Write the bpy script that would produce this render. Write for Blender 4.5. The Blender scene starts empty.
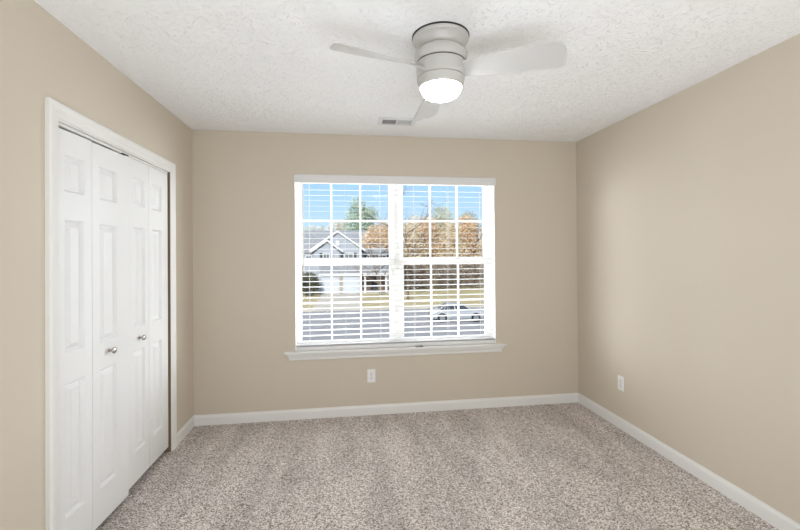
import bpy, math, random
from mathutils import Vector, Matrix
from math import sin, cos, pi, radians, sqrt, atan2

C = bpy.context.scene.collection
scene = bpy.context.scene
W, H, REAR = 3.409, 2.44, -4.75        # room width, height, wall behind the camera

# ------------------------------------------------------------------ camera
def make_camera():
    cam = bpy.data.cameras.new('camera'); o = bpy.data.objects.new('camera', cam); C.objects.link(o)
    yaw, pit, rol = .1361, .0065, -.0076
    fw = Vector((sin(yaw)*cos(pit), cos(yaw)*cos(pit), sin(pit)))
    r = Vector((cos(yaw), -sin(yaw), 0)); u = r.cross(fw)
    r2 = r*cos(rol)+u*sin(rol); u2 = -r*sin(rol)+u*cos(rol)
    M = Matrix((r2, u2, -fw)).transposed().to_4x4()
    M.translation = Vector((1.2457, -3.5127, 1.3995))
    o.matrix_world = M
    cam.sensor_width = 36; cam.lens = 401.26/800*36
    cam.shift_y = -(265-251.28)/800
    cam.clip_start = .05; cam.clip_end = 500
    scene.camera = o
make_camera()

# ------------------------------------------------------------------ sky, sun, room fill, exposure
SKY_STRENGTH = 1.15
world = bpy.data.worlds.new('sky'); scene.world = world; world.use_nodes = True
nt = world.node_tree; nt.nodes.clear()
wo = nt.nodes.new('ShaderNodeOutputWorld'); bg = nt.nodes.new('ShaderNodeBackground')
tc = nt.nodes.new('ShaderNodeTexCoord'); sx = nt.nodes.new('ShaderNodeSeparateXYZ'); cr = nt.nodes.new('ShaderNodeValToRGB')
nt.links.new(tc.outputs['Generated'], sx.inputs[0]); nt.links.new(sx.outputs['Z'], cr.inputs[0])
cr.color_ramp.elements[0].position = 0.0; cr.color_ramp.elements[0].color = (.66, .80, .93, 1)
cr.color_ramp.elements[1].position = .22; cr.color_ramp.elements[1].color = (.34, .61, .95, 1)
e = cr.color_ramp.elements.new(.08); e.color = (.52, .74, .95, 1)
e = cr.color_ramp.elements.new(.34); e.color = (.50, .62, .80, 1)
e = cr.color_ramp.elements.new(.6); e.color = (.66, .70, .78, 1)
nt.links.new(cr.outputs[0], bg.inputs[0]); bg.inputs[1].default_value = SKY_STRENGTH
nt.links.new(bg.outputs[0], wo.inputs[0])

def light(name, kind, loc, aim, energy, color=(1, 1, 1), **kw):
    l = bpy.data.lights.new(name, kind); l.energy = energy; l.color = color
    for k, v in kw.items(): setattr(l, k, v)
    o = bpy.data.objects.new(name, l); C.objects.link(o); o.location = loc
    o.rotation_euler = (Vector(aim)-Vector(loc)).to_track_quat('-Z', 'Y').to_euler()
    return o
light('sun', 'SUN', (0, -10, 20), (8, 10, 8), 3.4, (1, .96, .90), angle=radians(2))
# two fill lamps added behind the camera to brighten the room
light('rear_fill', 'AREA', (2.35, REAR+.12, 1.40), (.7, -1.0, 1.35), 4, (.91, .955, 1), shape='RECTANGLE', size=1.9, size_y=2.0)
light('bounce_fill', 'AREA', (1.7, -3.95, .45), (1.70, -2.8, 2.44), 57, (.91, .955, 1), shape='RECTANGLE', size=2.8, size_y=1.3)

# four unseen fill lamps added outside, brightening the room through the window
light('window_high_fill', 'AREA', (1.7, 2.9, 4.3), (1.7, -.8, .8), 200, (.93, .965, 1), shape='RECTANGLE', size=3.6, size_y=2.6)
light('window_low_fill', 'AREA', (1.7, 2.3, -1.2), (1.7, -.8, 2.1), 430, (1, .99, .97), shape='RECTANGLE', size=3.4, size_y=2.2)
light('window_west_fill', 'AREA', (-2.5, 2.0, 1.6), (1.9, 0, 1.35), 440, (.95, .975, 1), shape='RECTANGLE', size=2.4, size_y=2.4)
light('window_east_fill', 'AREA', (6.3, 2.2, 1.6), (1.5, 0, 1.35), 620, (.95, .975, 1), shape='RECTANGLE', size=2.4, size_y=2.4)

scene.view_settings.view_transform = 'Standard'; scene.view_settings.look = 'None'
scene.view_settings.gamma = 1; scene.view_settings.use_curve_mapping = False
scene.view_settings.exposure = 0.0
scene.cycles.use_denoising = True
scene.cycles.max_bounces = 12; scene.cycles.diffuse_bounces = 7; scene.cycles.transparent_max_bounces = 24

# ------------------------------------------------------------------ mesh helpers
class MB:
    def __init__(s): s.v = []; s.f = []; s.m = []; s.mi = 0
    def add(s, vs, fs, mi=None):
        o = len(s.v); s.v += [tuple(v) for v in vs]
        for f in fs: s.f.append(tuple(i+o for i in f)); s.m.append(s.mi if mi is None else mi)
        return s
    def box(s, a, b, mi=None):
        (x0, y0, z0), (x1, y1, z1) = a, b
        return s.add([(x0,y0,z0),(x1,y0,z0),(x1,y1,z0),(x0,y1,z0),(x0,y0,z1),(x1,y0,z1),(x1,y1,z1),(x0,y1,z1)],
              [(0,3,2,1),(4,5,6,7),(0,1,5,4),(1,2,6,5),(2,3,7,6),(3,0,4,7)], mi)
    def prism(s, prof, axis, a, b, mi=None):
        """closed 2D profile extruded along axis; profile coords are the two other axes in order"""
        def P(u, v, t):
            return {'x': (t, u, v), 'y': (u, t, v), 'z': (u, v, t)}[axis]
        n = len(prof)
        vs = [P(u, v, a) for u, v in prof]+[P(u, v, b) for u, v in prof]
        fs = [(i, (i+1) % n, n+(i+1) % n, n+i) for i in range(n)]+[tuple(range(n))[::-1], tuple(range(n, 2*n))]
        return s.add(vs, fs, mi)
    def lathe(s, prof, c=(0, 0, 0), n=48, axis='z', mi=None, cap=True):
        vs = []; fs = []
        for r, h in prof:
            for k in range(n):
                a = 2*pi*k/n; x, y = r*cos(a), r*sin(a)
                p = {'z': (x, y, h), 'x': (h, x, y), 'y': (x, h, y)}[axis]
                vs.append((p[0]+c[0], p[1]+c[1], p[2]+c[2]))
        for j in range(len(prof)-1):
            for k in range(n):
                fs.append((j*n+k, j*n+(k+1) % n, (j+1)*n+(k+1) % n, (j+1)*n+k))
        if cap:
            fs.append(tuple(range(n))[::-1]); fs.append(tuple(range((len(prof)-1)*n, len(prof)*n)))
        return s.add(vs, fs, mi)
    def tube(s, pts, rad, n=6, mi=None):
        pts = [Vector(p) for p in pts]; vs = []; fs = []
        for i, p in enumerate(pts):
            d = (pts[min(i+1, len(pts)-1)]-pts[max(i-1, 0)]).normalized()
            a = d.orthogonal().normalized(); b = d.cross(a)
            r = rad[i] if isinstance(rad, (list, tuple)) else rad
            for k in range(n):
                t = 2*pi*k/n; vs.append(p+a*cos(t)*r+b*sin(t)*r)
        for i in range(len(pts)-1):
            for k in range(n): fs.append((i*n+k, i*n+(k+1) % n, (i+1)*n+(k+1) % n, (i+1)*n+k))
        fs.append(tuple(range(n))[::-1]); fs.append(tuple(range((len(pts)-1)*n, len(pts)*n)))
        return s.add(vs, fs, mi)
    def build(s, name, mats, parent=None, smooth=False, bevel=0, seg=2, angle=35):
        me = bpy.data.meshes.new(name); me.from_pydata(s.v, [], s.f)
        mats = mats if isinstance(mats, (list, tuple)) else [mats]
        for m in mats: me.materials.append(m)
        for p, i in zip(me.polygons, s.m): p.material_index = i
        import bmesh
        bm = bmesh.new(); bm.from_mesh(me); bmesh.ops.recalc_face_normals(bm, faces=bm.faces); bm.to_mesh(me); bm.free()
        if smooth:
            me.shade_smooth()
            me.set_sharp_from_angle(angle=radians(angle))
        me.update()
        o = bpy.data.objects.new(name, me); C.objects.link(o)
        if parent: o.parent = parent
        if bevel:
            md = o.modifiers.new('bevel', 'BEVEL'); md.width = bevel; md.segments = seg; md.limit_method = 'ANGLE'; md.angle_limit = radians(40)
            md.harden_normals = False
        return o

def thing(name, label, cat, loc=(0, 0, 0), group=None, rz=0):
    o = bpy.data.objects.new(name, None); C.objects.link(o); o.location = loc; o.rotation_euler.z = rz
    o.empty_display_size = .1
    return tag(o, label, cat, group)
def tag(o, label=None, cat=None, group=None, kind=None):
    if label: o['label'] = label
    if cat: o['category'] = cat
    if group: o['group'] = group
    if kind: o['kind'] = kind
    return o
def struct(o, label=None, cat=None): return tag(o, label, cat, kind='structure')

# ------------------------------------------------------------------ materials
def mat(name, col, rough=.6, metal=0, spec=.5, emit=None, es=0):
    m = bpy.data.materials.new(name); m.use_nodes = True; b = m.node_tree.nodes['Principled BSDF']
    b.inputs['Base Color'].default_value = (*col, 1); b.inputs['Roughness'].default_value = rough
    b.inputs['Metallic'].default_value = metal; b.inputs['Specular IOR Level'].default_value = spec
    if emit: b.inputs['Emission Color'].default_value = (*emit, 1); b.inputs['Emission Strength'].default_value = es
    return m
def noisy(name, c1, c2, scale, rough=.7, detail=4, bump=0, dist=.01, spec=.3, lo=.35, hi=.65, stretch=None):
    """two colours blended by object-space noise, optional bump"""
    m = mat(name, c1, rough, spec=spec); t = m.node_tree; b = t.nodes['Principled BSDF']
    co = t.nodes.new('ShaderNodeTexCoord'); n = t.nodes.new('ShaderNodeTexNoise'); r = t.nodes.new('ShaderNodeValToRGB')
    n.inputs['Scale'].default_value = scale; n.inputs['Detail'].default_value = detail
    src = co.outputs['Object']
    if stretch:
        mp = t.nodes.new('ShaderNodeMapping'); mp.inputs['Scale'].default_value = stretch
        t.links.new(src, mp.inputs[0]); src = mp.outputs[0]
    t.links.new(src, n.inputs['Vector']); t.links.new(n.outputs['Fac'], r.inputs[0])
    r.color_ramp.elements[0].position = lo; r.color_ramp.elements[0].color = (*c1, 1)
    r.color_ramp.elements[1].position = hi; r.color_ramp.elements[1].color = (*c2, 1)
    t.links.new(r.outputs[0], b.inputs['Base Color'])
    if bump:
        bp = t.nodes.new('ShaderNodeBump'); bp.inputs['Strength'].default_value = bump; bp.inputs['Distance'].default_value = dist
        t.links.new(n.outputs['Fac'], bp.inputs['Height']); t.links.new(bp.outputs[0], b.inputs['Normal'])
    return m

def wall_mat():
    m = mat('beige_wall_paint', (.615, .553, .463), .75, spec=.25); t = m.node_tree; b = t.nodes['Principled BSDF']
    co = t.nodes.new('ShaderNodeTexCoord'); n = t.nodes.new('ShaderNodeTexNoise'); n.inputs['Scale'].default_value = 260; n.inputs['Detail'].default_value = 3
    bp = t.nodes.new('ShaderNodeBump'); bp.inputs['Strength'].default_value = .12; bp.inputs['Distance'].default_value = .001
    t.links.new(co.outputs['Object'], n.inputs['Vector']); t.links.new(n.outputs['Fac'], bp.inputs['Height']); t.links.new(bp.outputs[0], b.inputs['Normal'])
    return m

def ceiling_mat():
    """stomped brush texture: strokes radiating inside irregular cells"""
    m = mat('textured_ceiling_paint', (.88, .89, .90), .8, spec=.2); t = m.node_tree; N = t.nodes; L = t.links; b = N['Principled BSDF']
    co = N.new('ShaderNodeTexCoord')
    wn = N.new('ShaderNodeTexNoise'); wn.inputs['Scale'].default_value = 9; wn.inputs['Detail'].default_value = 2
    L.new(co.outputs['Object'], wn.inputs['Vector'])
    mx = N.new('ShaderNodeVectorMath'); mx.operation = 'MULTIPLY_ADD'; mx.inputs[1].default_value = (.10, .10, 0)
    L.new(wn.outputs['Color'], mx.inputs[0]); L.new(co.outputs['Object'], mx.inputs[2])
    h = None
    for k, (sc, off) in enumerate(((6.5, 0), (9.0, 3.7))):
        ad = N.new('ShaderNodeVectorMath'); ad.operation = 'ADD'; ad.inputs[1].default_value = (off, off*.7, 0); L.new(mx.outputs[0], ad.inputs[0])
        vo = N.new('ShaderNodeTexVoronoi'); vo.voronoi_dimensions = '2D'; vo.inputs['Scale'].default_value = sc; vo.inputs['Randomness'].default_value = 1
        L.new(ad.outputs[0], vo.inputs['Vector'])
        sb = N.new('ShaderNodeVectorMath'); sb.operation = 'SUBTRACT'; L.new(ad.outputs[0], sb.inputs[0]); L.new(vo.outputs['Position'], sb.inputs[1])
        sp = N.new('ShaderNodeSeparateXYZ'); L.new(sb.outputs[0], sp.inputs[0])
        at = N.new('ShaderNodeMath'); at.operation = 'ARCTAN2'; L.new(sp.outputs['Y'], at.inputs[0]); L.new(sp.outputs['X'], at.inputs[1])
        cb = N.new('ShaderNodeCombineXYZ')
        am = N.new('ShaderNodeMath'); am.operation = 'MULTIPLY'; am.inputs[1].default_value = 5.0; L.new(at.outputs[0], am.inputs[0]); L.new(am.outputs[0], cb.inputs['X'])
        dm = N.new('ShaderNodeMath'); dm.operation = 'MULTIPLY'; dm.inputs[1].default_value = 22.0; L.new(vo.outputs['Distance'], dm.inputs[0])
        dm2 = N.new('ShaderNodeMath'); dm2.operation = 'MULTIPLY'; dm2.inputs[1].default_value = .25; L.new(dm.outputs[0], dm2.inputs[0]); L.new(dm2.outputs[0], cb.inputs['Y'])
        sc2 = N.new('ShaderNodeSeparateColor'); L.new(vo.outputs['Color'], sc2.inputs[0])
        rm = N.new('ShaderNodeMath'); rm.operation = 'MULTIPLY'; rm.inputs[1].default_value = 40; L.new(sc2.outputs[0], rm.inputs[0]); L.new(rm.outputs[0], cb.inputs['Z'])
        ns = N.new('ShaderNodeTexNoise'); ns.inputs['Scale'].default_value = 1.0; ns.inputs['Detail'].default_value = 2.5; L.new(cb.outputs[0], ns.inputs['Vector'])
        if h is None: h = ns.outputs['Fac']
        else:
            mm = N.new('ShaderNodeMath'); mm.operation = 'MAXIMUM'; L.new(h, mm.inputs[0]); L.new(ns.outputs['Fac'], mm.inputs[1]); h = mm.outputs[0]
    rp = N.new('ShaderNodeMapRange'); rp.inputs['From Min'].default_value = .56; rp.inputs['From Max'].default_value = .74; rp.interpolation_type = 'SMOOTHSTEP'
    L.new(h, rp.inputs['Value'])
    bp = N.new('ShaderNodeBump'); bp.inputs['Strength'].default_value = .60; bp.inputs['Distance'].default_value = .0075
    L.new(rp.outputs[0], bp.inputs['Height']); L.new(bp.outputs[0], b.inputs['Normal'])
    return m

def carpet_mat():
    m = mat('speckled_carpet', (.4, .35, .32), .95, spec=.05); t = m.node_tree; N = t.nodes; L = t.links; b = N['Principled BSDF']
    co = N.new('ShaderNodeTexCoord')
    vo = N.new('ShaderNodeTexVoronoi'); vo.inputs['Scale'].default_value = 190; L.new(co.outputs['Object'], vo.inputs['Vector'])
    s = N.new('ShaderNodeSeparateColor'); L.new(vo.outputs['Color'], s.inputs[0])
    n1 = N.new('ShaderNodeTexNoise'); n1.inputs['Scale'].default_value = 115; n1.inputs['Detail'].default_value = 4; n1.inputs['Roughness'].default_value = .7
    L.new(co.outputs['Object'], n1.inputs['Vector'])
    mx = N.new('ShaderNodeMix'); mx.data_type = 'FLOAT'; mx.inputs['Factor'].default_value = .28
    L.new(s.outputs[0], mx.inputs['A']); L.new(n1.outputs['Fac'], mx.inputs['B'])
    cr = N.new('ShaderNodeValToRGB'); L.new(mx.outputs['Result'], cr.inputs[0])
    el = cr.color_ramp.elements
    el[0].position = .22; el[0].color = (.22, .17, .145, 1)
    el[1].position = .80; el[1].color = (.90, .86, .84, 1)
    for p, c in ((.36, (.43, .375, .345)), (.50, (.62, .565, .535)), (.64, (.76, .705, .68))):
        e = el.new(p); e.color = (*c, 1)
    # brushed pile: broad vacuum tracks running away from the camera
    mp = N.new('ShaderNodeMapping'); mp.inputs['Scale'].default_value = (3.2, .75, 1); mp.inputs['Rotation'].default_value = (0, 0, .12)
    L.new(co.outputs['Object'], mp.inputs[0])
    n2 = N.new('ShaderNodeTexNoise'); n2.inputs['Scale'].default_value = 1.6; n2.inputs['Detail'].default_value = 3; n2.inputs['Distortion'].default_value = .5
    L.new(mp.outputs[0], n2.inputs['Vector'])
    mr = N.new('ShaderNodeMapRange'); mr.inputs['From Min'].default_value = .35; mr.inputs['From Max'].default_value = .65
    mr.inputs['To Min'].default_value = .86; mr.inputs['To Max'].default_value = 1.10; L.new(n2.outputs['Fac'], mr.inputs['Value'])
    hs = N.new('ShaderNodeHueSaturation'); L.new(cr.outputs[0], hs.inputs['Color']); L.new(mr.outputs[0], hs.inputs['Value'])
    L.new(hs.outputs[0], b.inputs['Base Color'])
    bp = N.new('ShaderNodeBump'); bp.inputs['Strength'].default_value = .8; bp.inputs['Distance'].default_value = .008
    L.new(mx.outputs['Result'], bp.inputs['Height']); L.new(bp.outputs[0], b.inputs['Normal'])
    return m

def glass_mat():
    m = bpy.data.materials.new('window_glass'); m.use_nodes = True; t = m.node_tree; t.nodes.clear()
    o = t.nodes.new('ShaderNodeOutputMaterial'); a = t.nodes.new('ShaderNodeBsdfTransparent'); g = t.nodes.new('ShaderNodeBsdfGlossy'); x = t.nodes.new('ShaderNodeMixShader')
    a.inputs[0].default_value = (.97, .98, .98, 1); g.inputs['Roughness'].default_value = .02; x.inputs[0].default_value = .004
    t.links.new(a.outputs[0], x.inputs[1]); t.links.new(g.outputs[0], x.inputs[2]); t.links.new(x.outputs[0], o.inputs[0])
    return m

M_WALL = wall_mat(); M_CEIL = ceiling_mat(); M_CARPET = carpet_mat(); M_GLASS = glass_mat()
M_TRIM = mat('white_trim_paint', (.78, .78, .765), .38)
M_DOOR = mat('white_door_paint', (.78, .785, .79), .42)
M_VINYL = mat('white_window_vinyl', (.94, .94, .94), .35)
M_BLIND = mat('white_blind_slats', (.80, .80, .79), .4)
M_VAL = mat('white_blind_rail', (.74, .74, .745), .45)
def translucent(m, f):
    t = m.node_tree; b = t.nodes['Principled BSDF']; o = t.nodes['Material Output']; x = t.nodes.new('ShaderNodeMixShader'); tl = t.nodes.new('ShaderNodeBsdfTranslucent')
    tl.inputs[0].default_value = (.93, .93, .92, 1); x.inputs[0].default_value = f
    t.links.new(b.outputs[0], x.inputs[1]); t.links.new(tl.outputs[0], x.inputs[2]); t.links.new(x.outputs[0], o.inputs[0])
translucent(M_BLIND, .05)
M_CORD = mat('white_cord', (.75, .75, .75), .8)
M_FAN = mat('white_fan_metal', (.52, .515, .50), .35)
M_BLADE = mat('white_fan_blade', (.55, .55, .545), .4)
M_GAP = mat('dark_recess', (.05, .045, .04), .9)
M_NICKEL = mat('satin_nickel', (.42, .39, .36), .3, metal=1)
M_STEEL = mat('track_steel', (.35, .35, .36), .35, metal=1)
M_PLATE = mat('white_plastic_plate', (.84, .84, .84), .35)
M_JAMB = mat('dark_brown_jamb', (.20, .14, .085), .7)  # dark brown, for the far side jamb of the closet only
M_SLOT = mat('dark_slot', (.04, .04, .04), .8)
M_CLIP = mat('grey_plastic', (.22, .22, .22), .5)
M_VENT = mat('white_vent_enamel', (.72, .73, .745), .4)
M_LAMP = mat('lit_frosted_bowl', (.9, .9, .9), .5, emit=(.97, .985, 1), es=32.0)

# ------------------------------------------------------------------ room shell
T = .16
OX0, OX1, OZ0, OZ1 = .822, 2.602, .575, 2.088          # window opening
CY0, CY1, CZ1 = -1.577, -.442, 2.003                   # closet opening on the left wall
struct(MB().box((-.9, REAR-.1, -.12), (W+T, T, 0)).build('floor', M_CARPET), 'speckled beige and brown cut pile carpet', 'carpet')
struct(MB().box((-.9, REAR-.1, H), (W+T, T, H+.12)).build('ceiling', M_CEIL), 'white ceiling with stomped brush texture', 'ceiling')
b = MB()
b.box((-.02-T, 0, 0), (OX0, T, H)).box((OX1, 0, 0), (W+T, T, H)).box((OX0, 0, 0), (OX1, T, OZ0)).box((OX0, 0, OZ1), (OX1, T, H))
struct(b.build('wall_back', M_WALL))
b = MB()
b.box((-T, REAR, 0), (0, CY0, H)).box((-T, CY1, 0), (0, -.0005, H)).box((-T, CY0, CZ1), (0, CY1, H))
struct(b.build('wall_left', M_WALL))
struct(MB().box((W, REAR, 0), (W+T, -.0005, H)).build('wall_right', M_WALL))
struct(MB().box((-.9, REAR-.1, 0), (W+T, REAR, H)).build('wall_rear', M_WALL))
b = MB(); b.box((-.9, -2.4, 0), (-.8, .1, H)).box((-.8, -2.4, 0), (-T, -2.3, H)).box((-.8, 0, 0), (-T-.02, .1, H))
struct(b.build('wall_closet', M_WALL))

# baseboards
def bb_prof(s=1): return [(0, 0), (s*.014, 0), (s*.014, .062), (s*.012, .070), (s*.008, .076), (s*.006, .084), (0, .084)]
struct(MB().prism([(-u, v) for u, v in bb_prof()], 'x', .0, W).build('baseboard_back', M_TRIM))
struct(MB().prism([(W-u, v) for u, v in bb_prof()], 'y', REAR, -.001).build('baseboard_right', M_TRIM))
b = MB(); b.prism([(u, v) for u, v in bb_prof()], 'y', -.374, -.001); b.prism([(u, v) for u, v in bb_prof()], 'y', REAR, -1.645)
struct(b.build('baseboard_left', M_TRIM))

# closet casing: mitred profile run round three sides
def casing():
    b = MB(); cw = .068
    prof = [(0, 0), (0, .009), (.006, .012), (.022, .013), (.027, .016), (.040, .017), (.050, .021), (.060, .021), (cw, .017), (cw, 0)]  # offset from opening, height off wall
    n = len(prof)
    def ring(k):
        vs = []
        for d, h in prof:
            y = {0: CY0-d, 1: CY0-d, 2: CY1+d, 3: CY1+d}[k]; z = {0: 0, 1: CZ1+d, 2: CZ1+d, 3: 0}[k]
            vs.append((h, y, z))
        return vs
    for k in range(3):
        b.add(ring(k)+ring(k+1), [(i, (i+1) % n, n+(i+1) % n, n+i) for i in range(n)]+[tuple(range(n)), tuple(range(n, 2*n))])
    # jamb lining
    b.box((-T, CY0, 0), (.004, CY0+.006, CZ1)).box((-T, CY0, CZ1-.006), (.004, CY1, CZ1))
    return b
tr = struct(casing().build('trim_1', M_TRIM), 'white moulded casing around the closet opening', 'trim')
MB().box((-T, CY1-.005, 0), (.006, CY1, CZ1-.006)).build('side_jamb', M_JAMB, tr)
MB().box((-.045, CY0+.012, CZ1-.021), (-.006, CY1-.012, CZ1-.0085)).build('door_track', M_TRIM, tr)

# bifold closet doors
Z0, Z1 = .045, 1.976
ROWS = ((.222, .828), (.965, 1.572), (1.698, 1.868))
def leaf_mesh(w, p0, p1):
    """leaf in local coords: x thickness (front face at 0), y along the leaf from 0 to w; raised panels from p0 to p1"""
    b = MB(); t = -.032; z0, z1 = 0, Z1-Z0
    ys = [0, p0, p1, w]; rows = [(a-Z0, c-Z0) for a, c in ROWS]
    zs = [z0]+[v for r in rows for v in r]+[z1]
    def fr(y0, y1, za, zb): b.add([(0, y0, za), (0, y1, za), (0, y1, zb), (0, y0, zb)], [(0, 1, 2, 3)])
    for i in range(len(zs)-1):
        for j in range(3):
            if j == 1 and i in (1, 3, 5): continue
            fr(ys[j], ys[j+1], zs[i], zs[i+1])
    for za, zb in rows:
        rings = []
        for ins, d in ((0, 0), (.001, -.001), (.011, -.016), (.013, -.016), (.036, -.0035), (.0365, -.002)):
            rings.append([(d, p0+ins, za+ins), (d, p1-ins, za+ins), (d, p1-ins, zb-ins), (d, p0+ins, zb-ins)])
        vs = [v for r in rings for v in r]; fs = []
        for k in range(len(rings)-1):
            for q in range(4): fs.append((k*4+q, k*4+(q+1) % 4, k*4+4+(q+1) % 4, k*4+4+q))
        k = (len(rings)-1)*4; fs.append((k, k+1, k+2, k+3)); b.add(vs, fs)
    b.add([(0, 0, z0), (0, w, z0), (0, w, z1), (0, 0, z1), (t, 0, z0), (t, w, z0), (t, w, z1), (t, 0, z1)],
          [(4, 7, 6, 5), (0, 4, 5, 1), (3, 2, 6, 7), (0, 3, 7, 4), (1, 5, 6, 2)])
    return b
def leaf(parent, a, c, p0, p1, z=Z0):
    a = Vector(a); c = Vector(c); d = c-a; w = d.length
    o = leaf_mesh(w-.002, p0, p1).build('door_leaf', M_DOOR, parent)
    o.location = (a.x, a.y, z); o.rotation_euler.z = -atan2(d.x, d.y)
    return o
def knob(parent, y, z, x=0):
    b = MB(); b.lathe([(.010, 0), (.010, .003), (.0065, .006), (.006, .014), (.010, .018), (.0155, .022), (.0165, .027), (.014, .032), (.007, .0345), (.001, .035)], (x, y, z), 24, 'x')
    return b.build('knob', M_NICKEL, parent, smooth=True)
def hinge(parent, y, z):
    MB().box((-.034, y-.02, z-.035), (-.0315, y+.02, z+.035)).tube([(-.036, y, z-.035), (-.036, y, z+.035)], .004, 8).build('hinge', M_STEEL, parent)
d1 = bpy.data.objects.new('door_1', None); C.objects.link(d1); struct(d1, 'left pair of the white panelled bifold closet doors', 'closet door'); d1.location = (0, CY0, 0)
O = Vector((0, -CY0))
la = leaf(d1, Vector((-.010, -1.567))+O, Vector((.002, -1.333))+O, .053, .179, .040)
lb = leaf(d1, Vector((.002, -1.331))+O, Vector((.014, -1.024))+O, .056, .203, .036)
knob(lb, .130, .866)
for z in (.25, 1.0, 1.7): hinge(la, .232, z)
d2 = bpy.data.objects.new('door_2', None); C.objects.link(d2); struct(d2, 'right pair of the white panelled bifold closet doors', 'closet door'); d2.location = (0, CY0, 0)
lc = leaf(d2, Vector((-.003, -1.012))+O, Vector((-.003, -.741))+O, .082, .220, .047)
ld = leaf(d2, Vector((-.003, -.739))+O, Vector((-.003, -.462))+O, .046, .182, .047)
knob(lc, .148, .853)
for z in (.25, 1.0, 1.7): hinge(ld, .002, z)
MB().box((-.030, .530, 1.976), (-.0045, .600, 1.987)).build('door_pivot', M_SLOT, d2)

# ------------------------------------------------------------------ window
def window():
    w = bpy.data.objects.new('window_1', None); C.objects.link(w); struct(w, 'white double window with grilles, two sashes side by side', 'window')
    w.location = (0, 0, 0)
    yi, yo = .078, .150
    gx = ((.868, 1.643), (1.772, 2.538)); zt0, zt1 = 1.368, 2.035; zb0, zb1 = .640, 1.300
    # outer frame with centre mullion
    b = MB()
    b.box((OX0, yi, OZ0), (.838, yo, OZ1)).box((2.586, yi, OZ0), (OX1, yo, OZ1)).box((.838, yi, OZ0), (2.586, yo, .600)).box((.838, yi, 2.062), (2.586, yo, OZ1))
    b.box((1.682, yi, .600), (1.733, yo, 2.062))
    b.box((OX0, -.0005, OZ0), (OX0+.003, yi, OZ1)).box((OX1-.003, -.0005, OZ0), (OX1, yi, OZ1)).box((OX0, -.0005, OZ1-.003), (OX1, yi, OZ1))
    b.build('window_frame', M_VINYL, w)
    for (x0, x1), (fx0, fx1) in zip(gx, ((.838, 1.682), (1.733, 2.586))):
        for nm, z0, z1, fz0, fz1, y in (('upper_sash', zt0, zt1, 1.318, 2.062, .118), ('lower_sash', zb0, zb1, .600, 1.345, .090)):
            b = MB(); ya, yb = y, y+.026
            b.box((fx0, ya, fz0), (x0, yb, fz1)).box((x1, ya, fz0), (fx1, yb, fz1)).box((x0, ya, fz0), (x1, yb, z0)).box((x0, ya, z1), (x1, yb, fz1))
            s = b.build(nm, M_VINYL, w, bevel=.0015)
            g = MB(); gw = .0080
            for k in (1, 2):
                xx = x0+(x1-x0)*k/3; g.box((xx-gw, ya+.004, z0), (xx+gw, ya+.018, z1))
            zz = (z0+z1)/2 if nm == 'upper_sash' else .970
            g.box((x0, ya+.0045, zz-gw), (x1, ya+.0175, zz+gw))
            g.build('grille', M_VINYL, s)
            MB().box((x0, ya+.019, z0), (x1, ya+.022, z1)).build('glass', M_GLASS, s)
            if nm == 'lower_sash':
                for q in (.27, .73):
                    MB().box((x0+(x1-x0)*q-.03, ya-.006, z1+.020), (x0+(x1-x0)*q+.03, ya, z1+.036)).build('sash_lock', M_VINYL, s)
    # stool with horns and moulded apron
    sb = MB().prism([(yi, .556), (-.030, .556), (-.036, .560), (-.037, .570), (-.032, .5755), (yi, .5755)], 'x', OX0+.001, OX1-.001)
    sb.prism([(0, .556), (-.030, .556), (-.036, .560), (-.037, .570), (-.032, .5755), (0, .5755)], 'x', .733, OX0+.001)
    sb.prism([(0, .556), (-.030, .556), (-.036, .560), (-.037, .570), (-.032, .5755), (0, .5755)], 'x', OX1-.001, 2.690)
    sb.build('window_sill', M_TRIM, w)
    ap = MB(); prof = [(0, 0), (-.010, 0), (-.012, .008), (-.012, .018), (-.018, .030), (-.026, .042), (-.028, .054), (0, .054)]
    n = len(prof); vs = []
    for s_, xe in ((-1, .752), (1, 2.672)):
        for (y, z) in prof:
            vs.append((xe+s_*(-(.030+y)*1.0), y, .502+z))
    ap.add(vs, [(i, (i+1) % n, n+(i+1) % n, n+i) for i in range(n)]+[tuple(range(n)), tuple(range(n, 2*n))])
    ap.build('window_apron', M_TRIM, w)
window()

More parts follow.
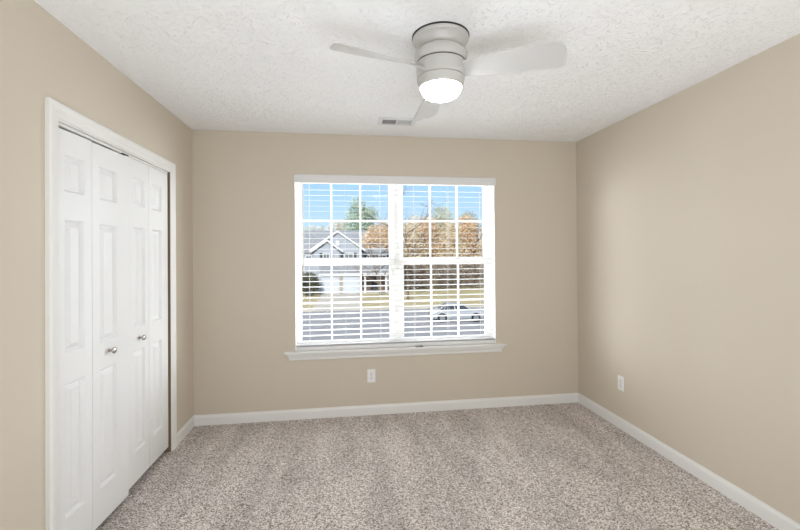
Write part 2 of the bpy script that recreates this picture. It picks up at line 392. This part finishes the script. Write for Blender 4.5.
# ------------------------------------------------------------------ blind
def blind():
    t = thing('window_blind', 'wide white horizontal slat blind hanging open over the double window', 'blind', (1.714, .035, OZ1))
    bx, by, bz = 1.714, .035, OZ1
    x0, x1 = .8265-bx, 2.597-bx
    v = MB(); L, R = .820-bx, 2.6095-bx
    # valance with returns
    v.prism([(-.052, -.074), (-.046, -.076), (-.046, -.003), (-.052, -.005)], 'x', L, R)
    v.box((L, -.046, -.076), (L+.006, -.0357, -.003)).box((R-.006, -.046, -.076), (R, -.0357, -.003))
    v.build('valance', M_VAL, t, bevel=.001)
    MB().box((x0, -.028, -.05), (x1, .022, -.004)).build('head_rail', M_VAL, t)
    s = MB(); zz = 2.014-bz; n = 0; pitch = .0468; rows = []
    z = .650-bz
    while z < -.082:
        rows.append(z); z += pitch
    for z in rows+[.613-bz, .620-bz]:
        top = []; m = 6
        for k in range(m+1):
            u = -.020+.040*k/m; h = .0005*(1-(u/.020)**2)
            top.append((u, z+h+.0007))
        bot = [(u, h-.0014) for u, h in top][::-1]
        tl = radians(5) if z > .63-bz else 0
        s.prism([(u*cos(tl)-(v-z)*sin(tl), z+u*sin(tl)+(v-z)*cos(tl)) for u, v in top+bot], 'x', x0, x1)
    s.build('slats', M_BLIND, t, smooth=True)
    MB().box((x0, -.027, .577-bz), (x1, .025, .6095-bz)).build('bottom_rail', M_VAL, t, bevel=.003)
    for px in (.940, 1.247, 1.555, 1.862, 2.170, 2.480):
        c = MB(); X = px-bx
        for y in (-.0265, .0265): c.tube([(X, y, -.05), (X, y, .617-bz)], .0011, 5)
        for z in rows: c.box((X-.0006, -.0265, z-.003), (X+.0006, .0265, z-.0022))
        c.build('ladder_cord', M_CORD, t)
    wn = MB(); X = .892-bx; wn.tube([(X, -.042, -.06), (X, -.040, -.20), (X+.002, -.040, -.80)], [.0035, .0045, .0045], 8)
    wn.lathe([(.0045, -.83), (.007, -.82), (.007, -.80), (.0045, -.79)], (X+.002, -.040, 0), 10)
    wn.build('tilt_wand', M_BLIND, t, smooth=True)
blind()
tag(MB().box((-.035, -.006, 0), (.035, .006, .009)).box((-.028, -.004, .009), (-.006, .004, .012)).box((.004, -.004, .009), (.030, .004, .013)).build('plastic_clip', M_CLIP, bevel=.001),
    'small dark grey plastic clip lying on the white window sill', 'clip').location = (1.890, -.022, .5758)

# ------------------------------------------------------------------ outlets
def outlet(label, loc, rz):
    t = thing('power_outlet', label, 'outlet', loc, rz=rz)     # local: x right, -y into the room
    MB().prism([(-.035, -.0575), (.035, -.0575), (.035, .0575), (-.035, .0575)], 'y', -.0055, 0).build('wall_plate', M_PLATE, t, bevel=.002)
    for zc in (.0195, -.0195):
        pts = []
        for k in range(24):
            a = 2*pi*k/24; pts.append((max(-.0165, min(.0165, .0175*cos(a))), zc+max(-.0135, min(.0135, .0165*sin(a)))))
        r = MB().prism(pts, 'y', -.0075, -.0050).build('receptacle', M_PLATE, t)
        s = MB(); s.box((-.0078, -.0082, zc+.000), (-.0052, -.0074, zc+.009)).box((.0052, -.0082, zc+.001), (.0078, -.0082+.0008, zc+.008))
        s.lathe([(.0028, -.0082), (.0028, -.0074)], (0, 0, zc-.006), 12, 'y')
        s.build('slots', M_SLOT, r)
    MB().lathe([(.0032, -.0066), (.0032, -.005)], (0, 0, 0), 12, 'y').build('screw', M_STEEL, t)
outlet('white double wall outlet below the window on the back wall', (1.466, 0, .338), 0)
outlet('white double wall outlet low on the right hand wall', (W, -.590, .360), -pi/2)

# ------------------------------------------------------------------ ceiling vent
def vent():
    t = thing('ceiling_vent', 'white rectangular air vent in the ceiling with two louvred halves', 'vent', (1.655, -.392, H))
    b = MB(); X, Y, x, y, h = .145, .088, .112, .055, -.008
    rings = [[(-X, -Y, 0), (X, -Y, 0), (X, Y, 0), (-X, Y, 0)], [(-X, -Y, -.003), (X, -Y, -.003), (X, Y, -.003), (-X, Y, -.003)],
             [(-x-.008, -y-.008, h), (x+.008, -y-.008, h), (x+.008, y+.008, h), (-x-.008, y+.008, h)], [(-x, -y, h), (x, -y, h), (x, y, h), (-x, y, h)], [(-x, -y, -.0005), (x, -y, -.0005), (x, y, -.0005), (-x, y, -.0005)]]
    vs = [v for r in rings for v in r]
    b.add(vs, [(k*4+q, k*4+(q+1) % 4, k*4+4+(q+1) % 4, k*4+4+q) for k in range(4) for q in range(4)])
    b.box((-.004, -y, h), (.004, y, -.001))
    b.build('vent_frame', M_VENT, t)
    MB().box((-x, -y, -.0012), (x, y, -.0004)).build('duct_opening', M_GAP, t)
    for sgn, a, c in ((-1, -x+.004, -.004), (1, .004, x-.004)):
        l = MB(); n = 11
        for k in range(n):
            xx = a+(c-a)*(k+.5)/n; dx = .0034*sgn
            l.add([(xx-dx, -y, -.0013), (xx-dx+.0006, -y, -.0013), (xx+dx+.0006, -y, -.0078), (xx+dx, -y, -.0078),
                   (xx-dx, y, -.0013), (xx-dx+.0006, y, -.0013), (xx+dx+.0006, y, -.0078), (xx+dx, y, -.0078)],
                  [(0, 1, 2, 3), (7, 6, 5, 4), (0, 4, 5, 1), (1, 5, 6, 2), (2, 6, 7, 3), (3, 7, 4, 0)])
        l.build('louvres', M_VENT, t)
vent()

# ------------------------------------------------------------------ ceiling fan
def fan():
    cx, cy = 1.708, -1.632
    t = thing('ceiling_fan', 'white three blade flush mount ceiling fan with lit bowl light', 'ceiling fan', (cx, cy, H))
    z = lambda v: v-H
    c = [(.126, 2.4385), (.126, 2.434), (.134, 2.433), (.1345, 2.424), (.130, 2.419), (.125, 2.4185), (.119, 2.415), (.108, 2.403), (.098, 2.388), (.092, 2.374), (.090, 2.355)]
    MB().lathe([(r, z(h)) for r, h in c], n=72).build('canopy', M_FAN, t, smooth=True)
    MB().lathe([(.1372, z(2.4398)), (.1372, z(2.4365)), (.120, z(2.4340))], n=64).build('canopy_gap_shade', M_GAP, t, smooth=True)  # dark ring painted in as the shade between canopy and ceiling
    c = [(.085, 2.372), (.105, 2.371), (.116, 2.368), (.123, 2.361), (.127, 2.349), (.1272, 2.335), (.125, 2.322), (.121, 2.315), (.117, 2.3135)]
    MB().lathe([(r, z(h)) for r, h in c], n=72).build('motor_housing', M_FAN, t, smooth=True)
    MB().lathe([(.1165, z(2.315)), (.1165, z(2.307))], n=64).build('shadow_gap', M_GAP, t, smooth=True)
    c = [(.112, 2.3095), (.1175, 2.308), (.1185, 2.300), (.1175, 2.270), (.1155, 2.240), (.1145, 2.2385)]
    MB().lathe([(r, z(h)) for r, h in c], n=72).build('rotor_hub', M_FAN, t, smooth=True)
    c = [(.110, 2.239), (.110, 2.2360), (.1145, 2.2350), (.1135, 2.228), (.1085, 2.210), (.1045, 2.197), (.1015, 2.1945), (.099, 2.196)]
    MB().lathe([(r, z(h)) for r, h in c], n=72).build('light_kit', M_FAN, t, smooth=True)
    c = [(.0960, 2.1975), (.0960, 2.187), (.091, 2.172), (.081, 2.160), (.066, 2.151), (.040, 2.145), (.015, 2.1435), (.001, 2.1432)]
    MB().lathe([(r, z(h)) for r, h in c], n=64).build('light_bowl', M_LAMP, t, smooth=True)
    # blades: local +x outwards, +y counter-clockwise side (low), -y side high
    st = [(.095, -.034, .030), (.14, -.042, .037), (.20, -.053, .046), (.28, -.064, .055), (.36, -.071, .062), (.44, -.075, .068), (.51, -.077, .073), (.552, -.0765, .0725), (.564, -.073, .070), (.573, -.064, .062), (.581, -.040, .040), (.585, -.014, .014)]
    for ang in (-33, -153, 87):
        b = MB(); nn = 8; th = .0035; top = []; bot = []
        for r, a, c2 in st:
            pit = radians(17+19*(1-(r-.095)/.5)**2)
            for k in range(nn+1):
                v = a+(c2-a)*k/nn; camb = .006*(1-((2*k/nn)-1)**2)
                x = r if r < .2 else .2+(r-.2)*.940; yy = v*cos(pit); zz = -v*sin(pit)+camb - .030*(r-.095)/.5
                top.append((x, yy, zz+th)); bot.append((x, yy, zz-th))
        m = len(st); vs = top+bot; o = len(top); fs = []
        for i in range(m-1):
            for k in range(nn):
                q = i*(nn+1)+k; fs.append((q, q+1, q+nn+2, q+nn+1)); fs.append((o+q, o+q+nn+1, o+q+nn+2, o+q+1))
            q = i*(nn+1); fs.append((q, q+nn+1, o+q+nn+1, o+q)); q += nn; fs.append((q, o+q, o+q+nn+1, q+nn+1))
        for k in range(nn):
            fs.append((k, o+k, o+k+1, k+1)); q = (m-1)*(nn+1)+k; fs.append((q, q+1, o+q+1, o+q))
        b.add(vs, fs)
        bl = b.build('fan_blade', M_BLADE, t, smooth=True, angle=50)
        bl.location = (0, 0, z(2.267)); bl.rotation_euler.z = radians(ang)
fan()

# ================================================================== outside
GZ = -4.05
M_ROAD = noisy('asphalt', (.31, .31, .325), (.37, .37, .385), 1.2, .9)
M_GRASS = noisy('winter_lawn', (.50, .44, .24), (.44, .36, .22), .6, .95, lo=.3, hi=.7)
M_CONC = noisy('concrete', (.52, .48, .42), (.60, .55, .48), .8, .9)
M_LEAFY = noisy('leaf_litter', (.20, .15, .11), (.33, .26, .19), .9, .95)
M_SIDING = noisy('blue_grey_siding', (.42, .45, .51), (.46, .49, .55), 2, .7)
M_TANSID = mat('tan_siding', (.42, .38, .33), .7)
M_ROOF = noisy('grey_shingles', (.28, .29, .31), (.38, .39, .41), 3, .9)
M_HWHITE = mat('white_house_trim', (.80, .80, .80), .6)
M_GDOOR = mat('white_garage_door', (.62, .65, .70), .5)
M_SHUT = mat('dark_shutters', (.06, .065, .075), .6)
M_HGLASS = mat('house_window_glass', (.16, .18, .20), .1)
M_BRICK = noisy('brown_brick', (.20, .14, .11), (.30, .22, .18), 6, .9)
M_BARK = noisy('bark', (.16, .12, .09), (.26, .21, .17), 5, .9)

def slab(name, mt, x0, y0, x1, y1, z0, z1, label, cat):
    return struct(MB().box((x0, y0, z0), (x1, y1, z1)).build(name, mt), label, cat)
slab('lawn', M_GRASS, -60, 35.9, 90, 62, GZ-.5, GZ+.02, 'dry winter lawn across the street', 'lawn')
slab('near_lawn', M_GRASS, -60, .5, 90, 7.9, GZ-.5, GZ+.02, 'lawn on the near side of the street', 'lawn')
slab('street', M_ROAD, -60, 8.1, 90, 35.7, GZ-.5, GZ, 'wide pale grey asphalt street', 'street')
slab('sidewalk', M_CONC, -60, 41.5, 90, 42.7, GZ+.02, GZ+.06, 'concrete sidewalk across the lawn', 'sidewalk')
slab('curb', M_CONC, -60, 35.7, 90, 35.9, GZ-.5, GZ+.12, 'concrete curb along the far side of the street', 'curb')
slab('near_curb', M_CONC, -60, 7.9, 90, 8.1, GZ-.5, GZ+.12, 'concrete curb along the near side of the street', 'curb')
slab('driveway', M_CONC, -2.0, 35.9, 3.0, 51.9, GZ+.02, GZ+.07, 'concrete driveway leading to the garage', 'driveway')
# wooded ground rising behind
nx, ny = 30, 12; vs = []; fs = []; rnd = random.Random(5)
for j in range(ny):
    for i in range(nx):
        x = -70+180*i/(nx-1); y = 61.5+70*j/(ny-1)
        vs.append((x, y, GZ+(3.2*(1-math.exp(-(y-61.5)/22)) if j else -.3)+(rnd.random()-.5)*.3*(j > 0)))
for j in range(ny-1):
    for i in range(nx-1): q = j*nx+i; fs.append((q, q+1, q+nx+1, q+nx))
struct(MB().add(vs, fs).build('wooded_ground', M_LEAFY), 'brown leaf covered ground rising behind the house', 'ground')

# house across the street
def house():
    ox, oy = 0.257, 54.0
    t = thing('house', 'two storey blue grey house with white gable trim and dark shutters across the street', 'house', (ox, oy, GZ))
    X = lambda x: x-ox
    Y = lambda y: y-oy
    Z = lambda z: z-GZ
    b = MB()
    b.box((X(-4.7), Y(55.6), 0), (X(8.9), Y(64.6), Z(1.7)))
    b.add([(X(-4.7), Y(55.6), Z(1.7)), (X(-4.7), Y(64.6), Z(1.7)), (X(-4.7), Y(60.1), Z(4.9)), (X(8.9), Y(55.6), Z(1.7)), (X(8.9), Y(64.6), Z(1.7)), (X(8.9), Y(60.1), Z(4.9))],
          [(0, 1, 2), (3, 5, 4), (0, 2, 5, 3), (1, 4, 5, 2)])
    b.prism([(X(-3.2), 0), (X(3.5), 0), (X(3.5), Z(2.1)), (X(.15), Z(4.5)), (X(-3.2), Z(2.1))], 'y', Y(54), Y(60))
    b.prism([(X(-3.0), 0), (X(.5), 0), (X(.5), Z(1.65)), (X(-1.25), Z(3.05)), (X(-3.0), Z(1.65))], 'y', Y(53.6), Y(54))
    b.build('wall', M_SIDING, t)
    MB().box((X(-2.0), Y(52), 0), (X(3.2), Y(54), Z(-1.25))).build('garage_wall', M_GDOOR, t)
    def gable_roof(x0, xm, x1, ze, zm, y0, y1, th=.14):
        r = MB(); r.prism([(X(x0), Z(ze)), (X(xm), Z(zm)), (X(x1), Z(ze)), (X(x1), Z(ze)+th), (X(xm), Z(zm)+th), (X(x0), Z(ze)+th)], 'y', Y(y0), Y(y1)); r.build('roof', M_ROOF, t)
        f = MB(); f.prism([(X(x0), Z(ze)-.13), (X(xm), Z(zm)-.13), (X(x1), Z(ze)-.13), (X(x1), Z(ze)+th+.02), (X(xm), Z(zm)+th+.02), (X(x0), Z(ze)+th+.02)], 'y', Y(y0)-.06, Y(y0)); f.build('gable_trim', M_HWHITE, t)
    gable_roof(-3.75, .2, 4.1, 1.9, 4.65, 53.75, 60)
    gable_roof(-3.5, -1.25, 1.0, 1.75, 3.35, 53.3, 54)
    r = MB(); r.prism([(Y(55.2), Z(1.55)), (Y(60.1), Z(5.0)), (Y(65.0), Z(1.55)), (Y(65.0), Z(1.70)), (Y(60.1), Z(5.15)), (Y(55.2), Z(1.70))], 'x', X(-5.1), X(9.3)); r.build('roof', M_ROOF, t)
    r = MB(); r.prism([(Y(51.6), Z(-1.3)), (Y(54), Z(-.1)), (Y(54), Z(0)), (Y(51.6), Z(-1.15))], 'x', X(-2.3), X(9.2)); r.build('lower_roof', M_ROOF, t)
    MB().box((X(-2.3), Y(51.5), Z(-1.42)), (X(9.2), Y(51.6), Z(-1.2))).build('gutter', M_HWHITE, t)
    for x0, x1 in ((-1.85, .35), (1.0, 3.05)):
        g = MB(); g.box((X(x0), Y(51.93), 0.05), (X(x1), Y(52.0), Z(-1.75)))
        for k in range(4): g.box((X(x0)+.05, Y(51.90), .1+k*.55), (X(x1)-.05, Y(51.93), .55+k*.55))
        g.build('garage_door', M_GDOOR, t)
    MB().box((X(.45), Y(51.88), .02), (X(.92), Y(52.0), Z(-1.45))).build('pillar', M_TANSID, t)
    def win(x0, x1, z0, z1, y, shut=True):
        f = MB(); f.box((X(x0)-.09, Y(y)-.06, Z(z0)-.09), (X(x1)+.09, Y(y), Z(z1)+.09)); f = f.build('window', M_HWHITE, t)
        p = MB(); n = 2
        for i in range(n):
            for j in range(2):
                a = X(x0)+(x1-x0)*i/n+.03; c = X(x0)+(x1-x0)*(i+1)/n-.03; u = Z(z0)+(z1-z0)*j/2+.03; v = Z(z0)+(z1-z0)*(j+1)/2-.03
                p.box((a, Y(y)-.075, u), (c, Y(y)-.055, v))
        p.build('pane', M_HGLASS, f)
        if shut:
            for a in (x0-.50, x1+.13): MB().box((X(a), Y(y)-.08, Z(z0)-.05), (X(a)+.37, Y(y), Z(z1)+.05)).build('shutter', M_SHUT, t)
    win(-1.75, -.95, .1, 1.55, 53.55); win(1.15, 2.35, .1, 1.55, 53.95)
    win(4.5, 5.1, -.05, 1.2, 55.55); win(6.2, 7.2, -.05, 1.2, 55.55)
    win(-4.3, -3.6, -.1, 1.2, 55.55, False)
    MB().box((X(-.05), Y(53.9), Z(2.65)), (X(.45), Y(54), Z(3.35))).build('gable_vent', M_HWHITE, t)
    MB().box((X(3.6), Y(54.6), .15), (X(8.8), Y(55.6), Z(-1.25))).build('porch_wall', M_BRICK, t)
    for x in (3.95, 6.85, 9.0): MB().box((X(x)-.13, Y(51.75), 0), (X(x)+.13, Y(52.0), Z(-1.3))).build('porch_column', M_HWHITE, t)
    MB().box((X(3.5), Y(51.7), 0), (X(9.2), Y(55.6), .15)).build('porch_floor', M_CONC, t)
    d = MB().box((X(5.0), Y(54.53), .15), (X(5.9), Y(54.6), 2.2)).build('front_door', M_SHUT, t)
    MB().box((X(7.3), Y(54.53), .8), (X(8.3), Y(54.6), 2.2)).build('porch_window', M_HWHITE, t)
house()

# trees
def foliage_mat(name, c1, c2):
    m = noisy(name, c1, c2, .8, .8, detail=6, spec=.1, lo=.4, hi=.6)
    return m
F_GREEN = foliage_mat('pale_green_needles', (.38, .50, .36), (.58, .67, .53))
F_ORANGE = foliage_mat('rust_orange_leaves', (.68, .47, .27), (.82, .66, .48))
F_TAN = foliage_mat('tan_leaves', (.70, .54, .33), (.86, .76, .58))
F_CREAM = foliage_mat('cream_buds', (.76, .72, .62), (.86, .84, .76))
F_OLIVE = foliage_mat('olive_leaves', (.55, .55, .38), (.74, .72, .55))
F_GREY = foliage_mat('grey_green_leaves', (.42, .46, .42), (.60, .62, .57))
F_DARK = foliage_mat('dark_shrub_leaves', (.10, .11, .07), (.20, .20, .13))
F_BROWN = foliage_mat('brown_twigs', (.27, .22, .17), (.42, .35, .28))

def crown(rnd, blobs, n, size):
    b = MB()
    tot = sum(r[0]*r[1]*r[2] for _, r in blobs)
    for c, r in blobs:
        for _ in range(int(n*r[0]*r[1]*r[2]/tot)):
            d = Vector((rnd.gauss(0, 1), rnd.gauss(0, 1), rnd.gauss(0, 1))).normalized()*(rnd.random()**.45)
            p = Vector((c[0]+d.x*r[0], c[1]+d.y*r[1], c[2]+d.z*r[2]))
            s = size*(.6+.8*rnd.random())
            a = Vector((rnd.gauss(0, 1), rnd.gauss(0, 1), rnd.gauss(0, 1))).normalized(); e = a.orthogonal().normalized()
            f = a.cross(e)
            b.add([p-e*s, p+f*s*.55, p+e*s, p-f*s*.55], [(0, 1, 2, 3)])
    return b
def branches(rnd, h, spread, depth=3, r0=.16, n1=7):
    b = MB()
    def grow(p, d, L, r, k):
        pts = [p]; q = p.copy(); dd = d.copy(); m = 4
        for i in range(m):
            dd = (dd+Vector((rnd.gauss(0, .12), rnd.gauss(0, .12), rnd.gauss(0, .06)+.04))).normalized(); q = q+dd*L/m; pts.append(q.copy())
        b.tube(pts, [r*(1-.7*i/m) for i in range(m+1)], 5)
        if k <= 0: return
        for _ in range(n1 if k == depth else 4):
            i = rnd.randint(1, m); s = Vector((rnd.gauss(0, 1), rnd.gauss(0, 1), rnd.random()*.7)).normalized()
            grow(pts[i], (dd*.45+s*spread).normalized(), L*rnd.uniform(.45, .65), r*.45, k-1)
    grow(Vector((0, 0, 0)), Vector((0, 0, 1)), h*.62, r0, depth)
    return b
def tree(name, label, x, y, z, h, leaf, blobs, n=1500, size=.28, seed=0, cat='tree', depth=2, r0=.18, spread=1.0, group=None):
    rnd = random.Random(seed); t = thing(name, label, cat, (x, y, z), group)
    if h: branches(rnd, h, spread, depth, r0).build('trunk', M_BARK, t)
    if leaf: crown(rnd, blobs, n, size).build('foliage', leaf, t)
    return t
G = 'trees beyond the street'
gy = lambda y: GZ+3.2*(1-math.exp(-max(0, y-61.5)/22))-.1
tree('evergreen_tree', 'tall pale green tree rising behind the house roof', 4.1, 74, gy(74), 11, F_GREEN, [((0, 0, 10), (3.2, 2.6, 3.8)), ((.2, 0, 7), (3.7, 3, 3)), ((-.4, 0, 13.4), (1.7, 1.4, 2)), ((1.9, 0, 11.8), (1.9, 1.5, 1.9))], 5200, .22, 11, group=G)
tree('autumn_tree', 'rust orange tree in front of the right half of the house', 5.9, 49.5, GZ+.02, 10, F_ORANGE, [((0, 0, 7.9), (2.1, 1.5, 1.8)), ((-1.4, 0, 7.2), (1.2, 1.1, 1.2)), ((1.5, 0, 7.0), (1.3, 1.1, 1.4))], 2600, .15, 12, group=G)
tree('bare_tree', 'cream budding tree low behind the left end of the house', -4.6, 76, gy(76), 8, F_CREAM, [((0, 0, 8.2), (3.0, 2, 1.7)), ((-2.6, 0, 8.0), (2, 2, 1.2))], 1300, .2, 13, group=G)
tree('bare_tree', 'cream budding tree beside the tall pale green tree', .2, 80, gy(80), 9, F_CREAM, [((0, 0, 9.0), (2.6, 2, 1.9))], 900, .2, 14, group=G)
tree('bare_tree', 'large bare branched street tree standing in the lawn with thin twigs', 8.6, 43.6, GZ+.02, 12.5, None, [], 0, .1, 15, depth=4, r0=.17, spread=1.35, group=G)
xs = ((12.2, 63, 11.0, F_TAN, 'tan leafed tree right behind the bare street tree'), (15.6, 65, 11.8, F_ORANGE, 'orange tan tree in the middle of the right hand woods'),
      (19.2, 63.5, 11.0, F_TAN, 'tan leafed tree third from the street tree in the right hand woods'), (22.8, 66, 12.0, F_ORANGE, 'orange tan tree toward the right edge of the window view'), (26.5, 64, 11.2, F_TAN, 'tan leafed tree partly cut off by the right window frame'))
for i, (x, y, h, f, lb_) in enumerate(xs):
    tree('autumn_tree', lb_, x, y, gy(y), h, f, [((0, 0, h*.74), (2.2, 1.8, h*.25)), ((-.9, 0, h*.50), (1.7, 1.8, h*.22)), ((1.1, 0, h*.48), (1.8, 1.8, h*.24))], 5200, .17, 20+i, group=G)
ys = ((11.6, 78, 11.5, F_CREAM, 'cream tree top behind the tan tree nearest the street tree'), (16.2, 80, 12.2, F_CREAM, 'cream tree top behind the middle of the right hand woods'),
      (21.6, 79, 14.2, F_OLIVE, 'olive green tree standing tallest in the right hand woods'), (26.6, 77, 13.0, F_GREY, 'grey green tree near the right edge of the woods'))
for i, (x, y, h, f, lb_) in enumerate(ys):
    tree('woodland_tree', lb_, x, y, gy(y), h, f, [((0, 0, h*.72), (2.6, 2.2, h*.27)), ((.3, 0, h*.45), (2.7, 2.2, h*.25))], 3600, .2, 40+i, group=G)
tree('round_shrub', 'large dark rounded shrub left of the garage', -3.5, 50.6, GZ+.02, 1.2, F_DARK, [((0, 0, 1.55), (1.35, 1.2, 1.6))], 3000, .13, 60, 'shrub', depth=1, r0=.06)
sh = ((11.2, 56.8, 'brown twiggy thicket next to the house porch'), (13.0, 57.5, 'brown twiggy thicket behind the bare street tree'), (15.8, 57, 'brown twiggy thicket above the roof of the silver car'), (18.6, 58, 'brown twiggy thicket above the bonnet of the silver car'), (21.4, 57.2, 'brown twiggy thicket at the right edge of the window view'))
for i, (x, y, lb_) in enumerate(sh):
    tree('thicket', lb_, x, y, GZ+.02, 3.0, F_BROWN, [((0, 0, 1.7), (1.8, 1.4, 1.8)), ((0, .8, 3.0), (1.7, 1.4, 1.2))], 2000, .16, 70+i, 'shrub', depth=2, r0=.07, group='thickets at the edge of the woods')

# car
def car():
    M_PAINT = mat('silver_car_paint', (.50, .515, .54), .25, metal=.2)
    M_CG = mat('car_glass', (.05, .06, .08), .08); M_TYRE = mat('black_rubber', (.025, .025, .025), .8); M_RIM = mat('alloy_rim', (.5, .5, .52), .3, metal=1)
    M_HEAD = mat('headlamp_glass', (.75, .76, .78), .15); M_TAIL = mat('red_tail_lamp', (.4, .03, .03), .2)
    t = thing('car', 'silver four door sedan facing right on the street', 'car', (0, 0, 0))
    L = 2.36
    # side outline stations: x, bottom z, shoulder z, half width
    st = [(-2.36, .42, .78, .62), (-2.30, .30, .93, .78), (-2.05, .24, .99, .86), (-1.5, .20, 1.00, .89), (-.9, .18, .97, .90), (0, .18, .94, .90), (.8, .18, .93, .90), (1.3, .20, .90, .89), (1.8, .22, .82, .87), (2.15, .25, .72, .80), (2.33, .32, .60, .66), (2.38, .40, .52, .55)]
    b = MB(); vs = []; nn = 10
    for x, zb, zs, w in st:
        m = (zb+zs)/2
        for yy, zz in ((-w*.80, zb), (-w*.97, zb+.10), (-w, m), (-w*.97, zs-.07), (-w*.80, zs), (w*.80, zs), (w*.97, zs-.07), (w, m), (w*.97, zb+.10), (w*.80, zb)): vs.append((x, yy, zz))
    fs = [(i*nn+k, i*nn+(k+1) % nn, (i+1)*nn+(k+1) % nn, (i+1)*nn+k) for i in range(len(st)-1) for k in range(nn)]+[tuple(range(nn)), tuple(range((len(st)-1)*nn, len(st)*nn))]
    b.add(vs, fs).build('body', M_PAINT, t, smooth=True, angle=60)
    # cabin: roof skin and pillars over a glass house
    gl = MB(); lo = [(-1.62, .95), (1.02, .90)]; hi = [(-.95, 1.385), (.18, 1.40)]
    gl.add([(-1.62, -.80, .95), (1.02, -.80, .90), (1.02, .80, .90), (-1.62, .80, .95), (-.95, -.60, 1.38), (.20, -.60, 1.39), (.20, .60, 1.39), (-.95, .60, 1.38)],
           [(0, 1, 5, 4), (1, 2, 6, 5), (2, 3, 7, 6), (3, 0, 4, 7), (4, 5, 6, 7)]).build('windows', M_CG, t)
    rf = MB(); rf.add([(-1.0, -.63, 1.375), (.24, -.63, 1.385), (.24, .63, 1.385), (-1.0, .63, 1.375), (-.85, -.50, 1.43), (.10, -.50, 1.44), (.10, .50, 1.44), (-.85, .50, 1.43)],
           [(0, 1, 5, 4), (1, 2, 6, 5), (2, 3, 7, 6), (3, 0, 4, 7), (4, 5, 6, 7), (3, 2, 1, 0)])
    for s in (-1, 1):
        rf.tube([(-1.66, s*.80, .95), (-.97, s*.61, 1.39)], [.06, .04], 6); rf.tube([(1.06, s*.81, .90), (.22, s*.61, 1.40)], [.035, .03], 6)
        rf.tube([(-.32, s*.83, .94), (-.38, s*.62, 1.39)], [.035, .03], 6)
        rf.tube([(-1.25, s*.81, .96), (-.93, s*.63, 1.38)], [.03, .03], 6)
    rf.build('roof', M_PAINT, t, smooth=True, angle=40)
    for x in (-1.37, 1.33):
        for s in (-1, 1):
            w = MB(); w.lathe([(.20, -.10), (.31, -.10), (.325, -.07), (.325, .07), (.31, .10), (.20, .10)], (x, s*.80, .325), 28, 'y'); w = w.build('wheel', M_TYRE, t, smooth=True)
            MB().lathe([(.21, -.085), (.215, -.108), (.05, -.112), (.02, -.108)] if s < 0 else [(.21, .085), (.215, .108), (.05, .112), (.02, .108)], (x, s*.80, .325), 24, 'y').build('rim', M_RIM, w, smooth=True)
            MB().lathe([(.385, -.02), (.385, .02)], (x, s*.885, .345), 28, 'y').build('wheel_arch', M_TYRE, t)
    for s in (-1, 1):
        MB().box((2.12, s*.66-.14, .56), (2.30, s*.66+.14, .68)).build('headlamp', M_HEAD, t, bevel=.02)
        MB().box((-2.335, s*.62-.17, .72), (-2.25, s*.62+.17, .88)).build('tail_lamp', M_TAIL, t, bevel=.015)
        MB().box((.72, s*.97-.09, .93), (.86, s*.97+.04, 1.04)).build('door_mirror', M_PAINT, t, bevel=.02)
        for x in (-.75, .25): MB().box((x, s*.905-.012, .80), (x+.16, s*.905+.012, .83)).build('door_handle', M_PAINT, t)
    for x in (-2.38, 2.36): MB().box((x-.03, -.62, .30), (x+.03, .62, .46)).build('bumper', M_PAINT, t, bevel=.02)
    t.location = (10.3, 28.3, GZ); t.rotation_euler.z = radians(-6)
car()
